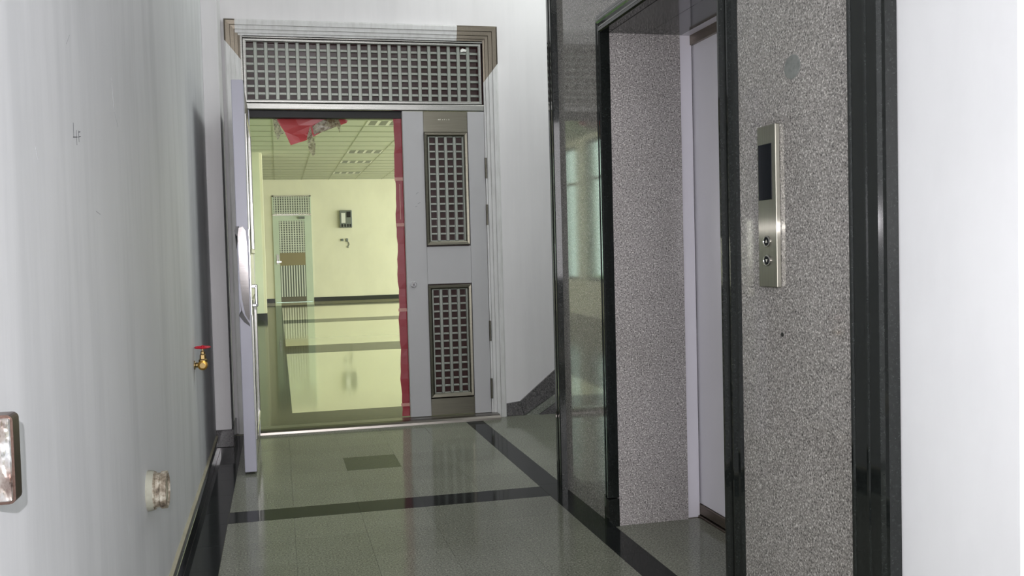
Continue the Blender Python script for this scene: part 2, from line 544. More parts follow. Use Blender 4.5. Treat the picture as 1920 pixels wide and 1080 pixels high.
# ------------------------------------------------------------------ lift surround (granite)
def lift_slab(name, *b, mat='slab'):
    return box(name, *b, mat, wr, 0.0003)
lift_slab('granite_slab', XE, 1.337, 3.835, 4.45, 0.0, CEIL)
lift_slab('granite_slab', XE, 1.337, 1.97, 2.60, 0.0, 1.4798)
lift_slab('granite_slab', XE, 1.337, 1.97, 2.60, 1.48, CEIL)
lift_slab('granite_slab', XE, 1.337, 2.60, 3.835, 2.05, CEIL)
# reveals and soffit of the lift opening
lift_slab('reveal_slab', 1.335, 1.648, 3.768, 3.802, 0.0, 2.06, mat='slab_rough')
lift_slab('reveal_slab', 1.335, 1.648, 2.628, 2.675, 0.0, 2.06, mat='slab_rough')
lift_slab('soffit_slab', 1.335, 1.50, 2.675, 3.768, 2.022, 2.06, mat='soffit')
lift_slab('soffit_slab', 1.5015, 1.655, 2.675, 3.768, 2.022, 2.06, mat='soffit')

INNER = [(0.0, -0.022), (0.0, 0.018), (0.006, 0.024), (0.016, 0.024), (0.025, 0.015), (0.032, 0.013), (0.044, 0.014), (0.052, 0.018), (0.058, 0.018), (0.070, 0.009), (0.080, 0.007), (0.092, -0.004), (0.092, -0.022)]
tf = empty('trim_2', (XE, 3.2, 0), 'black moulded granite architrave around the lift opening', 'architrave', kind='structure')
A0, A1, ZT = 2.69, 3.762, 2.022
moulding('jamb', 'yz', XE, A0, A1, 0.12, ZT, 'r', INNER, 'black', tf)
moulding('jamb', 'yz', XE, A0, A1, 0.12, ZT, 'l', INNER, 'black', tf)
moulding('lintel', 'yz', XE, A0, A1, 0.12, ZT, 't', INNER, 'black', tf)
PL = [(-0.002, -0.022), (-0.002, 0.024), (0.02, 0.028), (0.04, 0.022), (0.06, 0.022), (0.086, 0.012), (0.086, -0.022)]
moulding('plinth_block', 'yz', XE, A0, A1, 0.0, 0.118, 'r', [(u, d) for u, d in PL], 'black', tf)
moulding('plinth_block', 'yz', XE, A0, A1, 0.0, 0.118, 'l', [(u, d) for u, d in PL], 'black', tf)
for o in tf.children:
    if o.name.startswith('plinth'):
        for v in o.data.vertices:      # square tops: no mitre on the plinths
            v.co.z = min(v.co.z, 0.117)

OUT = [(-0.003, -0.015), (0.001, 0.027), (0.005, 0.031), (0.012, 0.031), (0.015, 0.027), (0.056, 0.024), (0.059, 0.027), (0.066, 0.027), (0.069, 0.024), (0.104, 0.022), (0.110, 0.013), (0.120, 0.011), (0.125, -0.015)]
to = empty('trim_3', (XE, 3.2, 0), 'wide black moulded granite border framing the whole lift wall', 'border', kind='structure')
moulding('border_piece', 'yz', XE, 2.005, 4.428, 0.0, 2.9, 'r', OUT, 'black', to)
moulding('border_piece', 'yz', XE, 2.005, 4.428, 0.0, 2.9, 'l', OUT, 'black', to)
moulding('border_piece', 'yz', XE, 2.005, 4.428, 0.0, 2.9, 't', OUT, 'black', to)
# plugged hole and drill hole in the right hand slab
o = lathe('filler_patch', [(0.031, 0.0), (0.031, -0.0012), (0.029, -0.0016)], 'x', (XE + 0.0005, 2.296, 1.608), 'patch', wr, 30, 1.3, False)
o = lathe('drill_hole', [(0.006, 0.0), (0.006, -0.0015)], 'x', (XE + 0.0008, 2.367, 0.905), 'dark', wr, 16, 1.2, False)

# lift door, steel jamb and sill
ld = empty('door_4', (1.72, 3.2, 0), 'closed pale grey lift door inside the granite recess', 'lift door', kind='structure')
box('door_panel', 1.715, 1.745, 3.255, 3.822, 0.055, 2.012, 'lift_door', ld, 0.002)
box('door_panel', 1.715, 1.745, 2.66, 3.252, 0.055, 2.012, 'lift_door', ld, 0.002)
box('door_foot', 1.708, 1.745, 2.66, 3.822, 0.012, 0.054, 'sill', ld, 0.002)
box('jamb_liner', 1.648, 1.708, 3.785, 3.80, 0.0, 2.035, 'lift_jamb', ld, 0.002)
box('jamb_edge', 1.700, 1.716, 3.80, 3.83, 0.0, 2.03, 'lift_frame', ld, 0.001)
box('jamb_liner', 1.648, 1.708, 2.63, 2.645, 0.0, 2.035, 'lift_jamb', ld, 0.002)
box('head_liner', 1.655, 1.70, 2.645, 3.785, 2.024, 2.06, 'lift_jamb', ld, 0.001)
box('head_frame', 1.700, 1.72, 2.645, 3.80, 1.985, 2.06, 'lift_frame', ld, 0.001)
box('sill_plate', 1.70, 1.76, 2.645, 3.80, -0.02, 0.008, 'sill', ld, 0.001)
box('shaft_back', 1.76, 1.80, 2.63, 3.86, 0.0, 2.1, 'dark', ld)

# call panel
cp = empty('elevator_call_panel', (XE, 2.415, 1.03), 'tall brushed steel lift call panel with dark display and two buttons', 'call panel')
box('plate', 1.303, XE, 2.366, 2.466, 1.032, 1.472, 'plate', cp, 0.002, 2)
box('display', 1.3015, 1.306, 2.386, 2.459, 1.270, 1.422, 'display', cp, 0.0008)
for zc, s in ((1.157, 1), (1.105, -1)):
    b = lathe('button', [(0.0155, 0.002), (0.0155, -0.003), (0.0142, -0.0042), (0.0122, -0.0042), (0.0112, -0.002)], 'x', (1.3035, 2.418, zc), 'steel_bright', cp, 28, 1.3)
    lathe('button_face', [(0.0112, 0.0), (0.0112, -0.0026)], 'x', (1.3035, 2.418, zc), 'display', b, 24, 1.3, False)
    prism('arrow', [(2.418 - 0.005, zc - 0.0035 * s), (2.418 + 0.005, zc - 0.0035 * s), (2.418, zc + 0.005 * s)], 'x', 1.3002, 1.3012, 'ink', b)

# ------------------------------------------------------------------ double doorway in the end wall
df = empty('door_1', (0.62, YD, 0), 'moulded steel double door frame with barred transom above', 'door frame', kind='structure')
FX0, FX1, FZ = -0.185, 1.415, 2.585
FP = [(0.0, -0.05), (0.0, 0.004), (0.012, 0.006), (0.014, 0.014), (0.034, 0.016), (0.036, 0.024), (0.060, 0.026), (0.062, 0.034), (0.088, 0.036), (0.098, 0.030), (0.098, -0.002)]
for s in 'ltr':
    moulding('frame_moulding', 'xz', YD, FX0, FX1, 0.0, FZ, s, FP, 'bronze', df)
FC = [(u - (0.0005 if u == 0 else 0), d + 0.0018) for u, d in FP[1:-1]] + [(0.0995, 0.0), (0.0995, -0.002), (-0.0005, -0.002)]
def cover(side, a, b, lo, hi, cut):
    bm = bmesh.new()
    A, B = [], []
    for u, d in FC:
        if side == 't':
            A.append(bm.verts.new((a, YD - d, FZ + u))); B.append(bm.verts.new((b, YD - d, FZ + u)))
        else:
            x = FX0 - u if side == 'l' else FX1 + u
            A.append(bm.verts.new((x, YD - d, lo))); B.append(bm.verts.new((x, YD - d, hi + cut * u)))
    n = len(FC)
    bm.faces.new(A); bm.faces.new(B[::-1])
    for i in range(n):
        bm.faces.new((A[i], B[i], B[(i + 1) % n], A[(i + 1) % n]))
    return mk('protective_film', bm, 'frame_paint', df)
cover('t', -0.215, 1.235, 0, 0, 0)
cover('l', 0, 0, 0.0, 2.43, 1.2)
cover('r', 0, 0, 0.0, 2.305, 1.3)
# inner lining, transom frame and rail
box('lining', -0.200, -0.172, YD + 0.0, 6.80, 0.0, 2.58, 'steel', df, 0.002)
box('lining', 1.415, 1.45, YD + 0.0, 6.80, 0.0, 2.58, 'frame_paint', df, 0.002)
box('head_lining', -0.172, 1.415, YD + 0.0, 6.80, 2.572, 2.60, 'steel', df, 0.002)
box('transom_rail', -0.172, 1.415, YD - 0.012, 6.66, 2.108, 2.152, 'steel', df, 0.006, 2)
box('head_stop', -0.165, 0.86, 6.60, 6.66, 2.062, 2.108, 'dark', df, 0.002)
TP = [(0.0, 0.0), (0.0, 0.012), (0.006, 0.016), (0.018, 0.016), (0.022, 0.004), (0.022, 0.0)]
TX0, TX1, TZ0, TZ1 = -0.150, 1.380, 2.174, 2.545
tg = box('transom_grille', -0.172, 1.415, YD + 0.028, YD + 0.036, 2.152, 2.574, 'backing', df)
for s in 'ltrb':
    moulding('grille_frame', 'xz', YD + 0.004, TX0, TX1, TZ0, TZ1, s, TP, 'steel', tg, True)
NV, NH = 22, 7
px = (TX1 - TX0) / (NV + 0.85)
pz = (TZ1 - TZ0) / (NH + 0.75)
first = None
for k in range(1, NV + 1):
    x = TX0 + px * (k - 0.15)
    if first is None:
        first = box('bar', x - 0.012, x + 0.012, YD + 0.004, YD + 0.028, TZ0 - 0.002, TZ1 + 0.002, 'bar', tg, 0.003)
    else:
        twin(first, (x, YD + 0.016, TZ0 - 0.002), tg)
first = None
for k in range(1, NH + 1):
    z = TZ0 + pz * (k - 0.15)
    if first is None:
        first = box('bar', TX0 - 0.002, TX1 + 0.002, YD + 0.010, YD + 0.028, z - 0.0085, z + 0.0085, 'bar', tg, 0.002)
    else:
        twin(first, ((TX0 + TX1) / 2, YD + 0.019, z - 0.0085), tg)
sheet('torn_label', [(1.262, 2.524), (1.275, 2.535), (1.305, 2.527), (1.30, 2.512), (1.285, 2.514), (1.262, 2.508)], YD + 0.001, 0.001, 'white_metal', tg)
# threshold
bm = bmesh.new()
prof = [(6.425, 0.0), (6.428, 0.014), (6.445, 0.026), (6.475, 0.032), (6.575, 0.032), (6.598, 0.027), (6.608, 0.014), (6.61, 0.0)]
A = [bm.verts.new((-0.172, y, z)) for y, z in prof]; B = [bm.verts.new((1.45, y, z)) for y, z in prof]
bm.faces.new(A); bm.faces.new(B[::-1])
for i in range(len(prof)):
    j = (i + 1) % len(prof)
    bm.faces.new((A[i], B[i], B[j], A[j]))
mk('threshold', bm, 'threshold', df)

# right hand (closed) leaf
dr = empty('door_2', (1.13, 6.565, 0.04), 'closed grey steel door leaf with two barred windows', 'door', kind='structure')
LY0, LY1 = 6.545, 6.595
def leaf_box(n, x0, x1, z0, z1, mat, y0=LY0, y1=LY1, bev=0.002):
    return box(n, x0, x1, y0, y1, z0, z1, mat, dr, bev)
leaf_box('stile', 0.848, 0.990, 0.034, 2.104, 'paint')
leaf_box('stile', 1.294, 1.410, 0.034, 2.104, 'paint')
leaf_box('top_plate', 0.990, 1.294, 1.965, 2.104, 'steel_dark', LY0 + 0.004)
leaf_box('middle_rail', 0.990, 1.294, 0.935, 1.190, 'paint', LY0 + 0.001)
leaf_box('kick_plate', 0.990, 1.294, 0.036, 0.152, 'steel_dark', LY0 + 0.004)
leaf_box('back_panel', 0.985, 1.30, 0.152, 1.965, 'backing', LY1 - 0.012, LY1)
GP = [(0.0, -0.02), (0.0, 0.002), (0.010, 0.008), (0.024, 0.010), (0.028, 0.004), (0.028, -0.02)]
for gx0, gx1, gz0, gz1 in ((1.018, 1.262, 1.226, 1.936), (1.018, 1.262, 0.186, 0.900)):
    g = leaf_box('grille', gx0 - 0.028, gx1 + 0.028, gz0 - 0.032, gz1 + 0.028, 'backing', LY0 + 0.026, LY0 + 0.032, 0)
    for s in 'ltrb':
        moulding('grille_frame', 'xz', LY0, gx0, gx1, gz0, gz1, s, GP, 'steel_dark', g, True)
    pw, ph = (gx1 - gx0) / 4.0, (gz1 - gz0) / 14.0
    f1 = None
    for k in range(0, 5):
        x = gx0 + pw * k
        w = 0.011
        if f1 is None:
            f1 = box('bar', x - w, x + w, LY0 + 0.006, LY0 + 0.026, gz0, gz1, 'bar', g, 0.003)
        else:
            twin(f1, (x, LY0 + 0.016, gz0), g)
    f1 = None
    for k in range(0, 15):
        z = gz0 + ph * k
        if f1 is None:
            f1 = box('bar', gx0, gx1, LY0 + 0.010, LY0 + 0.026, z - 0.0065, z + 0.0065, 'bar', g, 0.002)
        else:
            twin(f1, ((gx0 + gx1) / 2, LY0 + 0.018, z - 0.0065), g)
lk = lathe('lock_cylinder', [(0.022, 0.002), (0.022, -0.006), (0.018, -0.010), (0.009, -0.010)], 'y', (0.893, LY0, 0.938), 'chrome', dr, 28)
box('keyhole', 0.8905, 0.8955, LY0 - 0.0125, LY0 - 0.009, 0.930, 0.946, 'dark', lk)
for z in (1.72, 1.40, 0.60, 0.20):
    lathe('hinge', [(0.008, z - 0.07), (0.008, z + 0.07)], 'z', (1.414, LY0 - 0.004, 0), 'steel_dark', dr, 12, 1.0)
# maker's print on the top plate
for k, (w, h) in enumerate(((0.012, 0.008), (0.004, 0.009), (0.006, 0.006), (0.004, 0.009), (0.003, 0.007), (0.005, 0.009))):
    x = 1.092 + 0.0145 * k
    box('print_mark', x, x + w, LY0 + 0.0034, LY0 + 0.0042, 2.046, 2.046 + h, 'ink', dr)
# scuffs on the stile
for (x, z, dx, dz) in ((0.925, 1.545, 0.018, 0.014), (0.935, 1.48, 0.02, 0.010), (0.92, 1.46, 0.012, 0.006)):
    prism('scuff', [(x, z), (x + dx, z + dz), (x + dx, z + dz + 0.002), (x, z + 0.0015)], 'y', LY0 - 0.0004, LY0 + 0.001, 'pencil', dr)

# left hand leaf standing open into the corridor
dl = empty('door_3', (-0.17, 5.9, 0.0), 'grey steel door leaf standing open towards the camera', 'door', kind='structure')
OX0, OX1, OY0, OY1 = -0.203, -0.142, 5.29, 6.50
OZ0, OZ1 = 0.012, 2.078
def ob(n, x0, x1, y0, y1, z0, z1, mat, bev=0.002):
    return box(n, x0, x1, y0, y1, z0, z1, mat, dl, bev)
ob('stile', OX0, OX1, OY0, OY0 + 0.17, OZ0, OZ1, 'paint_edge', 0.003)
ob('stile', OX0, OX1, OY1 - 0.15, OY1, OZ0, OZ1, 'paint_edge', 0.003)
ob('top_plate', OX0, OX1 - 0.004, OY0 + 0.17, OY1 - 0.15, 1.93, OZ1, 'steel_dark')
ob('middle_rail', OX0, OX1 - 0.001, OY0 + 0.17, OY1 - 0.15, 0.92, 1.17, 'steel')
ob('kick_plate', OX0, OX1 - 0.004, OY0 + 0.17, OY1 - 0.15, OZ0, 0.152, 'steel_dark')
for z0, z1 in ((1.17, 1.93), (0.152, 0.92)):
    g = ob('grille', OX0 + 0.02, OX0 + 0.034, OY0 + 0.17, OY1 - 0.15, z0, z1, 'backing', 0)
    ya, yb = OY0 + 0.17, OY1 - 0.15
    box('grille_frame', OX0 + 0.03, OX1 + 0.008, ya, ya + 0.03, z0, z1, 'steel', g, 0.004)
    box('grille_frame', OX0 + 0.03, OX1 + 0.008, yb - 0.03, yb, z0, z1, 'steel', g, 0.004)
    box('grille_frame', OX0 + 0.03, OX1 + 0.008, ya + 0.03, yb - 0.03, z0, z0 + 0.03, 'steel', g, 0.004)
    box('grille_frame', OX0 + 0.03, OX1 + 0.008, ya + 0.03, yb - 0.03, z1 - 0.03, z1, 'steel', g, 0.004)
    f1 = None
    for k in range(9):
        y = ya + 0.03 + (yb - ya - 0.06) * (k + 0.5) / 9
        if f1 is None:
            f1 = box('bar', OX0 + 0.034, OX1 - 0.01, y - 0.011, y + 0.011, z0 + 0.03, z1 - 0.03, 'bar', g, 0.002)
        else:
            twin(f1, ((OX0 + 0.034 + OX1 - 0.01) / 2, y, z0 + 0.03), g)
    f1 = None
    for k in range(1, 14):
        z = z0 + 0.03 + (z1 - z0 - 0.06) * k / 14
        if f1 is None:
            f1 = box('bar', OX0 + 0.034, OX1 - 0.014, ya + 0.03, yb - 0.03, z - 0.0045, z + 0.0045, 'bar', g, 0.001)
        else:
            twin(f1, ((OX0 + 0.034 + OX1 - 0.014) / 2, (ya + yb) / 2, z - 0.0045), g)
# bright lock forend with torn black film behind it
fe = prism('lock_plate', [(-0.196, 1.27), (-0.190, 1.305), (-0.170, 1.312), (-0.156, 1.29), (-0.150, 1.20), (-0.149, 0.84), (-0.152, 0.815), (-0.172, 0.85), (-0.186, 0.93), (-0.194, 1.05)], 'y', OY0 - 0.006, OY0 + 0.001, 'forend', dl)
sheet('torn_film', [(-0.211, 1.292), (-0.206, 1.312), (-0.188, 1.314), (-0.188, 1.28), (-0.196, 1.235), (-0.206, 1.19), (-0.200, 1.26), (-0.209, 1.275)], OY0 - 0.004, 0.002, 'black_film', fe)
sheet('torn_film', [(-0.196, 0.935), (-0.192, 0.86), (-0.205, 0.845), (-0.180, 0.81), (-0.150, 0.785), (-0.152, 0.80), (-0.178, 0.845), (-0.190, 0.875)], OY0 - 0.004, 0.002, 'black_film', fe)
hd = ob('handle_plate', OX1 - 0.002, OX1 + 0.006, OY0 + 0.03, OY0 + 0.09, 0.84, 1.30, 'steel_bright', 0.002)
bm = bmesh.new()
add_box(bm, OX1 + 0.004, OX1 + 0.034, OY0 + 0.045, OY0 + 0.065, 0.985, 1.005, 0.004, 2)
add_box(bm, OX1 + 0.020, OX1 + 0.036, OY0 + 0.045, OY0 + 0.065, 0.885, 1.005, 0.005, 2)
add_box(bm, OX1 + 0.004, OX1 + 0.034, OY0 + 0.045, OY0 + 0.065, 0.885, 0.903, 0.004, 2)
mk('pull', bm, 'chrome', hd)

# red film left on the leaf edge, and the torn red banner under the rail
rs = empty('red_protective_strip', (0.82, 6.61, 0.035), 'long red plastic strip hanging along the closed door edge', 'plastic strip')
bm = bmesh.new()
n = 40
rows = []
for k in range(n + 1):
    z = 0.035 + (2.085 - 0.035) * k / n
    w = 0.006 * math.sin(k * 0.9) + 0.004 * math.sin(k * 2.3)
    rows.append([bm.verts.new(p) for p in ((0.797 + w * 0.6, 6.612, z), (0.845, 6.606 + w * 0.3, z), (0.862, 6.598, z), (0.862, 6.601, z), (0.845, 6.609 + w * 0.3, z), (0.797 + w * 0.6, 6.615, z))])
for a, b in zip(rows, rows[1:]):
    for k in range(6):
        bm.faces.new((a[k], a[(k + 1) % 6], b[(k + 1) % 6], b[k]))
bm.faces.new(rows[0]); bm.faces.new(rows[-1][::-1])
mk('strip', bm, 'red_dark', rs)
for z in (1.655, 1.345, 0.765, 0.115):
    box('tape', 0.792, 0.85, 6.603, 6.606, z - 0.012, z + 0.010, 'tape', rs)
box('tape', 0.822, 0.828, 6.600, 6.604, 1.38, 1.62, 'tape', rs)

bn = empty('torn_red_banner', (0.2, 6.70, 2.108), 'torn red plastic banner hanging from the top of the doorway', 'banner')
sheet('red_sheet', [(0.018, 2.108), (0.030, 2.06), (0.052, 2.02), (0.075, 1.985), (0.115, 1.893), (0.215, 1.925), (0.33, 1.985), (0.44, 2.035), (0.49, 2.045), (0.497, 2.06), (0.47, 2.075), (0.36, 2.108)], 6.70, 0.002, 'red', bn, 0.006)
sheet('clear_scrap', [(0.004, 2.06), (0.02, 2.085), (0.045, 2.03), (0.06, 1.985), (0.085, 1.975), (0.05, 1.962), (0.032, 1.925), (0.012, 1.985)], 6.692, 0.001, 'clear', bn, 0.004)
sheet('clear_scrap', [(0.222, 1.94), (0.245, 2.02), (0.262, 1.95), (0.278, 1.90), (0.272, 1.835), (0.258, 1.815), (0.232, 1.865)], 6.690, 0.001, 'clear', bn, 0.004)
sheet('clear_scrap', [(0.26, 2.02), (0.33, 2.06), (0.43, 2.085), (0.45, 2.03), (0.44, 1.975), (0.425, 2.02), (0.34, 1.985), (0.27, 1.965)], 6.691, 0.001, 'clear', bn, 0.004)

# ------------------------------------------------------------------ things on the left wall
vv = empty('wall_tap_valve', (XL, 4.77, 0.655), 'small brass gate valve with red handwheel on left wall', 'valve')
VX, VY, VZ = -0.355, 4.77, 0.650
lathe('wall_flange', [(0.021, XL - 0.001), (0.021, XL + 0.004), (0.012, XL + 0.007), (0.012, -0.372)], 'x', (0, VY, VZ), 'brass_old', vv, 20)
bdy = lathe('body', [(0.013, -0.036), (0.0225, -0.032), (0.0225, -0.022), (0.018, -0.016), (0.022, 0.0), (0.018, 0.014), (0.014, 0.022)], 'y', (VX, VY, VZ), 'brass', vv, 24)
lathe('outlet', [(0.013, -0.0365), (0.009, -0.024), (0.0, -0.022)], 'y', (VX, VY, VZ), 'brass_old', bdy, 20)
lathe('bonnet', [(0.020, VZ + 0.012), (0.020, VZ + 0.024), (0.015, VZ + 0.028), (0.014, VZ + 0.046), (0.010, VZ + 0.052), (0.010, VZ + 0.062), (0.004, VZ + 0.066), (0.004, VZ + 0.084)], 'z', (VX, VY, 0), 'brass_old', vv, 6, 1.0, False)
hw = lathe('handwheel', [(0.034, VZ + 0.078), (0.039, VZ + 0.082), (0.034, VZ + 0.087), (0.029, VZ + 0.082), (0.034, VZ + 0.078)], 'z', (VX, VY, 0), 'red_paint', vv, 28, 1.0, True, False)
for k in range(4):
    t = math.pi / 4 + k * math.pi / 2
    bm = bmesh.new()
    add_box(bm, 0.002, 0.032, -0.004, 0.004, VZ + 0.080, VZ + 0.085, 0.001)
    bmesh.ops.rotate(bm, verts=bm.verts[:], cent=(0, 0, 0), matrix=Matrix.Rotation(t, 3, 'Z'))
    bmesh.ops.translate(bm, verts=bm.verts[:], vec=(VX, VY, 0))
    mk('spoke', bm, 'red_paint', hw)
lathe('hub', [(0.008, VZ + 0.077), (0.008, VZ + 0.089), (0.004, VZ + 0.092)], 'z', (VX, VY, 0), 'red_paint', hw, 16)

PY, PZ = 3.03, 0.466
pp = empty('pipe_stub', (XL, PY, PZ), 'dirty cut pipe stub sticking out of left wall near the floor', 'pipe')
lathe('plaster_ring', [(0.060, XL - 0.002), (0.059, XL + 0.010), (0.057, XL + 0.019)], 'x', (0, PY, PZ), 'mortar_grey', pp, 32, 1.1)
lathe('socket', [(0.055, XL + 0.01), (0.056, XL + 0.022), (0.051, XL + 0.025), (0.051, XL + 0.036), (0.055, XL + 0.039), (0.055, XL + 0.055), (0.048, XL + 0.057), (0.045, XL + 0.052), (0.045, XL + 0.028)], 'x', (0, PY, PZ), 'pipe', pp, 36, 1.1)
lathe('bore', [(0.0455, XL + 0.026), (0.0455, XL + 0.040)], 'x', (0, PY, PZ), 'dark', pp, 30, 1.1)
prism('plaster_lump', [(PY - 0.03, PZ - 0.035), (PY - 0.01, PZ - 0.005), (PY - 0.02, PZ + 0.03), (PY, PZ + 0.04), (PY + 0.015, PZ + 0.005), (PY + 0.01, PZ - 0.03)], 'x', XL + 0.038, XL + 0.054, 'mortar', pp)

sb = empty('metal_switch_box', (XL, 1.374, 0.839), 'shiny metal box with painted reflections and rounded corners cut by left picture edge', 'box')
BX0, BX1, BY0, BY1, BZ0, BZ1 = XL, -0.3385, 1.362, 1.393, 0.839, 0.955
bm = bmesh.new()
add_box(bm, BX0, BX1, BY0, BY1, BZ0, BZ1)
es = [e for e in bm.edges if abs(e.verts[0].co.y - e.verts[1].co.y) > 0.01 and max(v.co.x for v in e.verts) > -0.35]
bmesh.ops.bevel(bm, geom=es, offset=0.008, segments=4, affect='EDGES', profile=0.5)
mk('shell', bm, 'rust', sb)
box('face_plate', BX0 + 0.001, BX1 - 0.003, BY0 - 0.003, BY0 + 0.001, BZ0 + 0.004, BZ1 - 0.004, 'foil', sb, 0.0015)

# ------------------------------------------------------------------ the hall beyond the doorway
hf = struct(box('floor_hall', -2.5, 9.0, 6.61, Y2, -0.12, 0.0, 'hall_floor'), 'polished cream floor of the yellow hall beyond the door', 'floor')
for y0, y1 in ((6.62, 7.26), (11.7, 12.7), (17.0, 17.9), (22.4, 23.3)):
    box('floor_band', 0.07, 9.0, y0, y1, -0.01, 0.0012, 'hall_band', hf)
box('floor_band', -2.5, 0.07, 6.62, 23.3, -0.01, 0.0012, 'hall_band', hf)
wf = boxes('wall_far', [(-2.7, -0.075, Y2, Y2 + 0.2, 0, HC + 0.1), (0.862, 9.2, Y2, Y2 + 0.2, 0, HC + 0.1), (-0.075, 0.862, Y2, Y2 + 0.2, 2.655, HC + 0.1)], 'yellow')
struct(wf, 'pale yellow far wall of the hall', 'wall')
struct(box('wall_hall_right', 9.0, 9.2, 6.6, Y2, 0, HC, 'yellow'), 'yellow right wall of the hall, out of view', 'wall')
struct(boxes('wall_hall_front', [(-2.7, -0.6, 6.6, 6.8, 0, HC), (4.7, 9.0, 6.6, 6.8, 0, HC), (-0.6, -0.2, 6.801, 6.82, 0, HC), (1.45, 4.7, 6.801, 6.82, 0, HC), (-0.2, 1.45, 6.801, 6.82, 2.6, HC)], 'yellow'), 'yellow hall side of the doorway wall', 'wall')
WZ0, WZ1 = 0.6, 2.98
wins = ((7.6, 11.4), (12.0, 15.85), (16.35, 18.0))
edges = [6.8] + [v for w in wins for v in w] + [Y2]
lst = [(-2.7, -2.5, a, b, 0, HC) for a, b in zip(edges[::2], edges[1::2])]
for a, b in wins:
    lst += [(-2.7, -2.5, a, b, 0, WZ0), (-2.7, -2.5, a, b, WZ1, HC)]
struct(boxes('wall_hall_left', lst, 'yellow'), 'yellow hall wall with tall windows on the left', 'wall')
for i, (a, b) in enumerate(wins):
    w = empty('window_%d' % (i + 1), (-2.6, (a + b) / 2, WZ0), 'aluminium framed hall window, %s from the doorway' % ('first', 'second', 'third')[i], 'window', kind='structure')
    fs = 0.05
    box('frame', -2.63, -2.57, a, b, WZ0, WZ0 + fs, 'alu', w); box('frame', -2.63, -2.57, a, b, WZ1 - fs, WZ1, 'alu', w)
    nn = max(2, round((b - a) / 1.1))
    for k in range(nn + 1):
        y = a + (b - a - fs) * k / nn
        box('mullion', -2.63, -2.57, y, y + fs, WZ0 + fs, WZ1 - fs, 'alu', w)
    box('transom_bar', -2.625, -2.575, a, b, 2.30, 2.34, 'alu', w)
    box('pane', -2.603, -2.597, a + 0.01, b - 0.01, WZ0 + 0.02, WZ1 - 0.02, 'glass', w)
pier = empty('trim_4', (-0.4, 18.4, 0), 'yellow pier at the left inside the hall', 'pier', kind='structure')
box('shaft', -2.5, -0.255, 18.25, 18.75, 0.12, HC, 'yellow', pier)
box('corner_bead', -0.258, -0.212, 18.32, 18.75, 0.12, HC, 'yellow', pier)
box('skirting', -2.5, -0.208, 18.235, 18.76, 0.0, 0.12, 'hall_skirt', pier)
bf = empty('baseboard_far', (1, Y2, 0), 'black skirting along the far yellow wall', 'baseboard', kind='structure')
box('skirting_piece', -2.5, -0.085, Y2 - 0.015, Y2, 0, 0.105, 'hall_skirt', bf)
box('skirting_piece', 0.872, 9.0, Y2 - 0.015, Y2, 0, 0.105, 'hall_skirt', bf)
# suspended ceiling
hcl = struct(box('ceiling_hall', -2.7, 9.2, 6.8, Y2 + 0.2, HC + 0.008, HC + 0.15, 'grid'), 'suspended tile ceiling of the hall with recessed lights', 'ceiling')
TS = 0.66
fix = {(2, 2), (2, 8), (2, 11), (2, 15)}
first = None
y_start = Y2 - TS * 18.5
for i in range(-1, 6):
    for j in range(0, 19):
        x0, y0 = TS * i, y_start + TS * j
        y1 = min(y0 + TS, Y2)
        if (i, j) in fix:
            continue
        if y1 - y0 < TS - 0.01:
            box('ceiling_tile', x0 + 0.006, x0 + TS - 0.006, y0 + 0.012, y1 - 0.012, HC, HC + 0.012, 'hall_ceiling_tile', hcl)
        elif first is None:
            first = box('ceiling_tile', x0 + 0.006, x0 + TS - 0.006, y0 + 0.012, y1 - 0.012, HC, HC + 0.012, 'hall_ceiling_tile', hcl)
        else:
            twin(first, (x0 + TS / 2, y0 + TS / 2, HC), hcl)
boxes('plain_panel', [(-2.5, -TS, 6.82, Y2, HC, HC + 0.012), (TS * 6, 9.0, 6.82, Y2, HC, HC + 0.012), (-TS, TS * 6, 6.82, y_start, HC, HC + 0.012)], 'hall_ceiling_tile', hcl)
for i in range(-1, 7):
    box('grid_bar', TS * i - 0.006, TS * i + 0.006, y_start, Y2, HC - 0.004, HC + 0.004, 'grid', hcl)
first = None
for j in range(0, 19):
    y = y_start + TS * j
    if first is None:
        first = box('grid_bar', -TS, TS * 6, y - 0.02, y + 0.02, HC - 0.008, HC - 0.001, 'grid', hcl)
    else:
        twin(first, (TS * 2.5, y, HC - 0.008), hcl)
where = ['nearest the doorway', 'second from the doorway', 'third from the doorway', 'nearest the far wall']
for q, (i, j) in enumerate(sorted(fix)):
    x0, y0 = TS * i, y_start + TS * j
    f = empty('ceiling_light', (x0 + TS / 2, y0 + TS / 2, HC), 'unlit louvred ceiling light in the hall, ' + where[q], 'ceiling light', 'recessed hall lights')
    box('housing', x0 + 0.01, x0 + TS - 0.01, y0 + 0.01, y0 + TS - 0.01, HC, HC + 0.014, 'white_metal', f)
    for k in range(4):
        xc = x0 + TS * (k + 0.5) / 4 * 0.94 + 0.02
        box('louvre_slot', xc - 0.05, xc + 0.05, y0 + 0.10, y0 + TS - 0.10, HC - 0.003, HC + 0.002, 'alu', f)

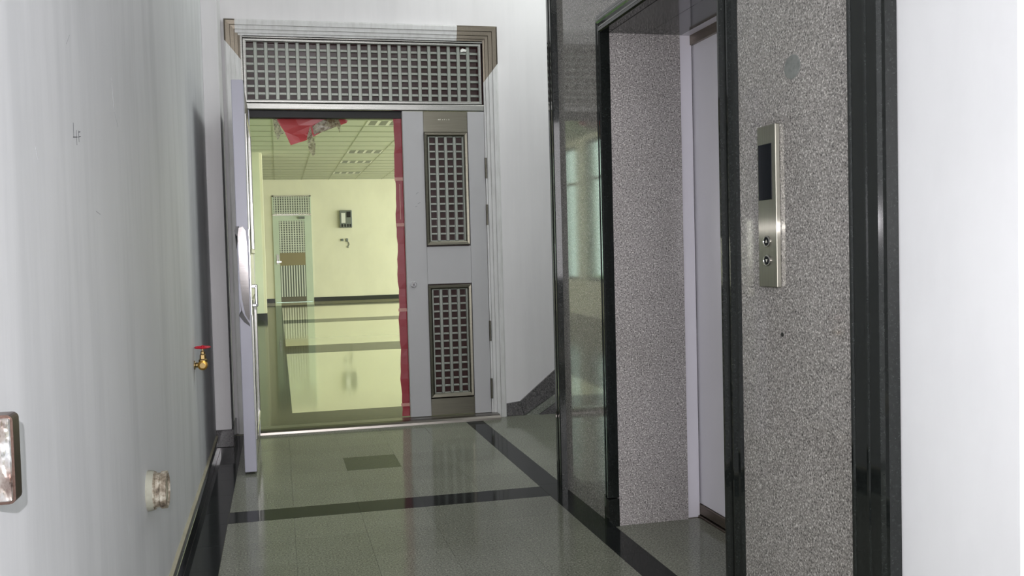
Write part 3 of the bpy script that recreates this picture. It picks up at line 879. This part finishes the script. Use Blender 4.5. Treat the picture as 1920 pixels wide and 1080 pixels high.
# far hall door
d5 = empty('door_5', (0.39, Y2, 0), 'pale green steel door with barred panels in far yellow wall', 'door', kind='structure')
DX0, DX1 = -0.075, 0.862
yf = Y2 - 0.03
def fb(n, x0, x1, z0, z1, mat, y0=yf, y1=Y2 + 0.04, par=None):
    return box(n, x0, x1, y0, y1, z0, z1, mat, par or d5, 0.0)
fb('frame', DX0, DX0 + 0.03, 0, 2.655, 'pale_green'); fb('frame', DX1 - 0.03, DX1, 0, 2.655, 'pale_green')
fb('frame', DX0, DX1, 2.625, 2.655, 'steel_bright'); fb('transom_rail', DX0, DX1, 2.155, 2.20, 'steel_bright', yf - 0.02)
fb('stile', DX0 + 0.03, 0.070, 0.02, 2.155, 'pale_green'); fb('stile', 0.690, DX1 - 0.03, 0.02, 2.155, 'pale_green')
fb('top_rail', 0.070, 0.690, 2.03, 2.155, 'pale_green'); fb('middle_plate', 0.070, 0.690, 0.92, 1.235, 'far_plate', yf + 0.004)
fb('kick_plate', 0.070, 0.690, 0.02, 0.14, 'steel_dark', yf + 0.004)
def far_grille(x0, x1, z0, z1, nv, nh):
    b = fb('grille_backing', x0, x1, z0, z1, 'alu', yf + 0.03, yf + 0.04)
    bm = bmesh.new()
    for k in range(nv):
        x = x0 + (x1 - x0) * (k + 0.5) / nv
        add_box(bm, x - 0.014, x + 0.014, yf + 0.008, yf + 0.03, z0, z1)
    for k in range(nh):
        z = z0 + (z1 - z0) * (k + 0.5) / nh
        add_box(bm, x0, x1, yf + 0.014, yf + 0.03, z - 0.008, z + 0.008)
    g = mk('grille_bars', bm, 'far_bar', b); g['kind'] = 'stuff'
far_grille(DX0 + 0.03, DX1 - 0.03, 2.20, 2.625, 15, 7)
far_grille(0.070, 0.690, 1.235, 2.03, 10, 14)
far_grille(0.070, 0.690, 0.14, 0.92, 10, 0)
fb('back_panel', DX0, DX1, 0.0, 2.655, 'alu', Y2 + 0.041, Y2 + 0.06)
fb('lock_case', -0.01, 0.05, 0.96, 1.20, 'steel', yf - 0.012, yf)
fb('door_handle', -0.005, 0.10, 1.00, 1.03, 'chrome', yf - 0.05, yf - 0.012)
fb('door_closer', 0.56, 0.70, 2.07, 2.13, 'alu', yf - 0.06, yf)
# meter cabinet and loose wiring on the far wall
mb = empty('meter_cabinet', (1.71, Y2, 1.83), 'small grey meter cabinet on the far yellow wall', 'cabinet')
box('case', 1.56, 1.865, Y2 - 0.09, Y2, 1.83, 2.265, 'alu', mb, 0.01)
box('window', 1.60, 1.70, Y2 - 0.095, Y2 - 0.088, 1.95, 2.20, 'white_metal', mb)
box('dial', 1.73, 1.83, Y2 - 0.10, Y2 - 0.088, 2.09, 2.23, 'dark', mb)
for x in (1.60, 1.67, 1.74, 1.80):
    box('breaker', x, x + 0.035, Y2 - 0.10, Y2 - 0.088, 1.85, 1.92, 'dark', mb)
wb = empty('wall_socket', (1.62, Y2, 1.49), 'small dark socket with a loose hanging wire below meter cabinet', 'socket')
box('box', 1.575, 1.64, Y2 - 0.03, Y2, 1.495, 1.555, 'alu', wb, 0.004)
box('box', 1.70, 1.755, Y2 - 0.03, Y2, 1.485, 1.56, 'alu', wb, 0.004)
wp = [(1.73, 1.50), (1.77, 1.45), (1.775, 1.40), (1.75, 1.37), (1.745, 1.33), (1.77, 1.32)]
bm = bmesh.new()
rings = []
for x, z in wp:
    rings.append([bm.verts.new((x + 0.012 * math.cos(t * math.pi / 3), Y2 - 0.02 + 0.012 * math.sin(t * math.pi / 3), z)) for t in range(6)])
for a, b in zip(rings, rings[1:]):
    for k in range(6):
        bm.faces.new((a[k], a[(k + 1) % 6], b[(k + 1) % 6], b[k]))
bm.faces.new(rings[0]); bm.faces.new(rings[-1][::-1])
mk('wire', bm, 'alu', wb)

# ground outside the hall windows
struct(box('ground', -60, -2.72, -20, 60, -0.9, -0.6, 'grass'), 'grassy ground outside the hall windows', 'ground')
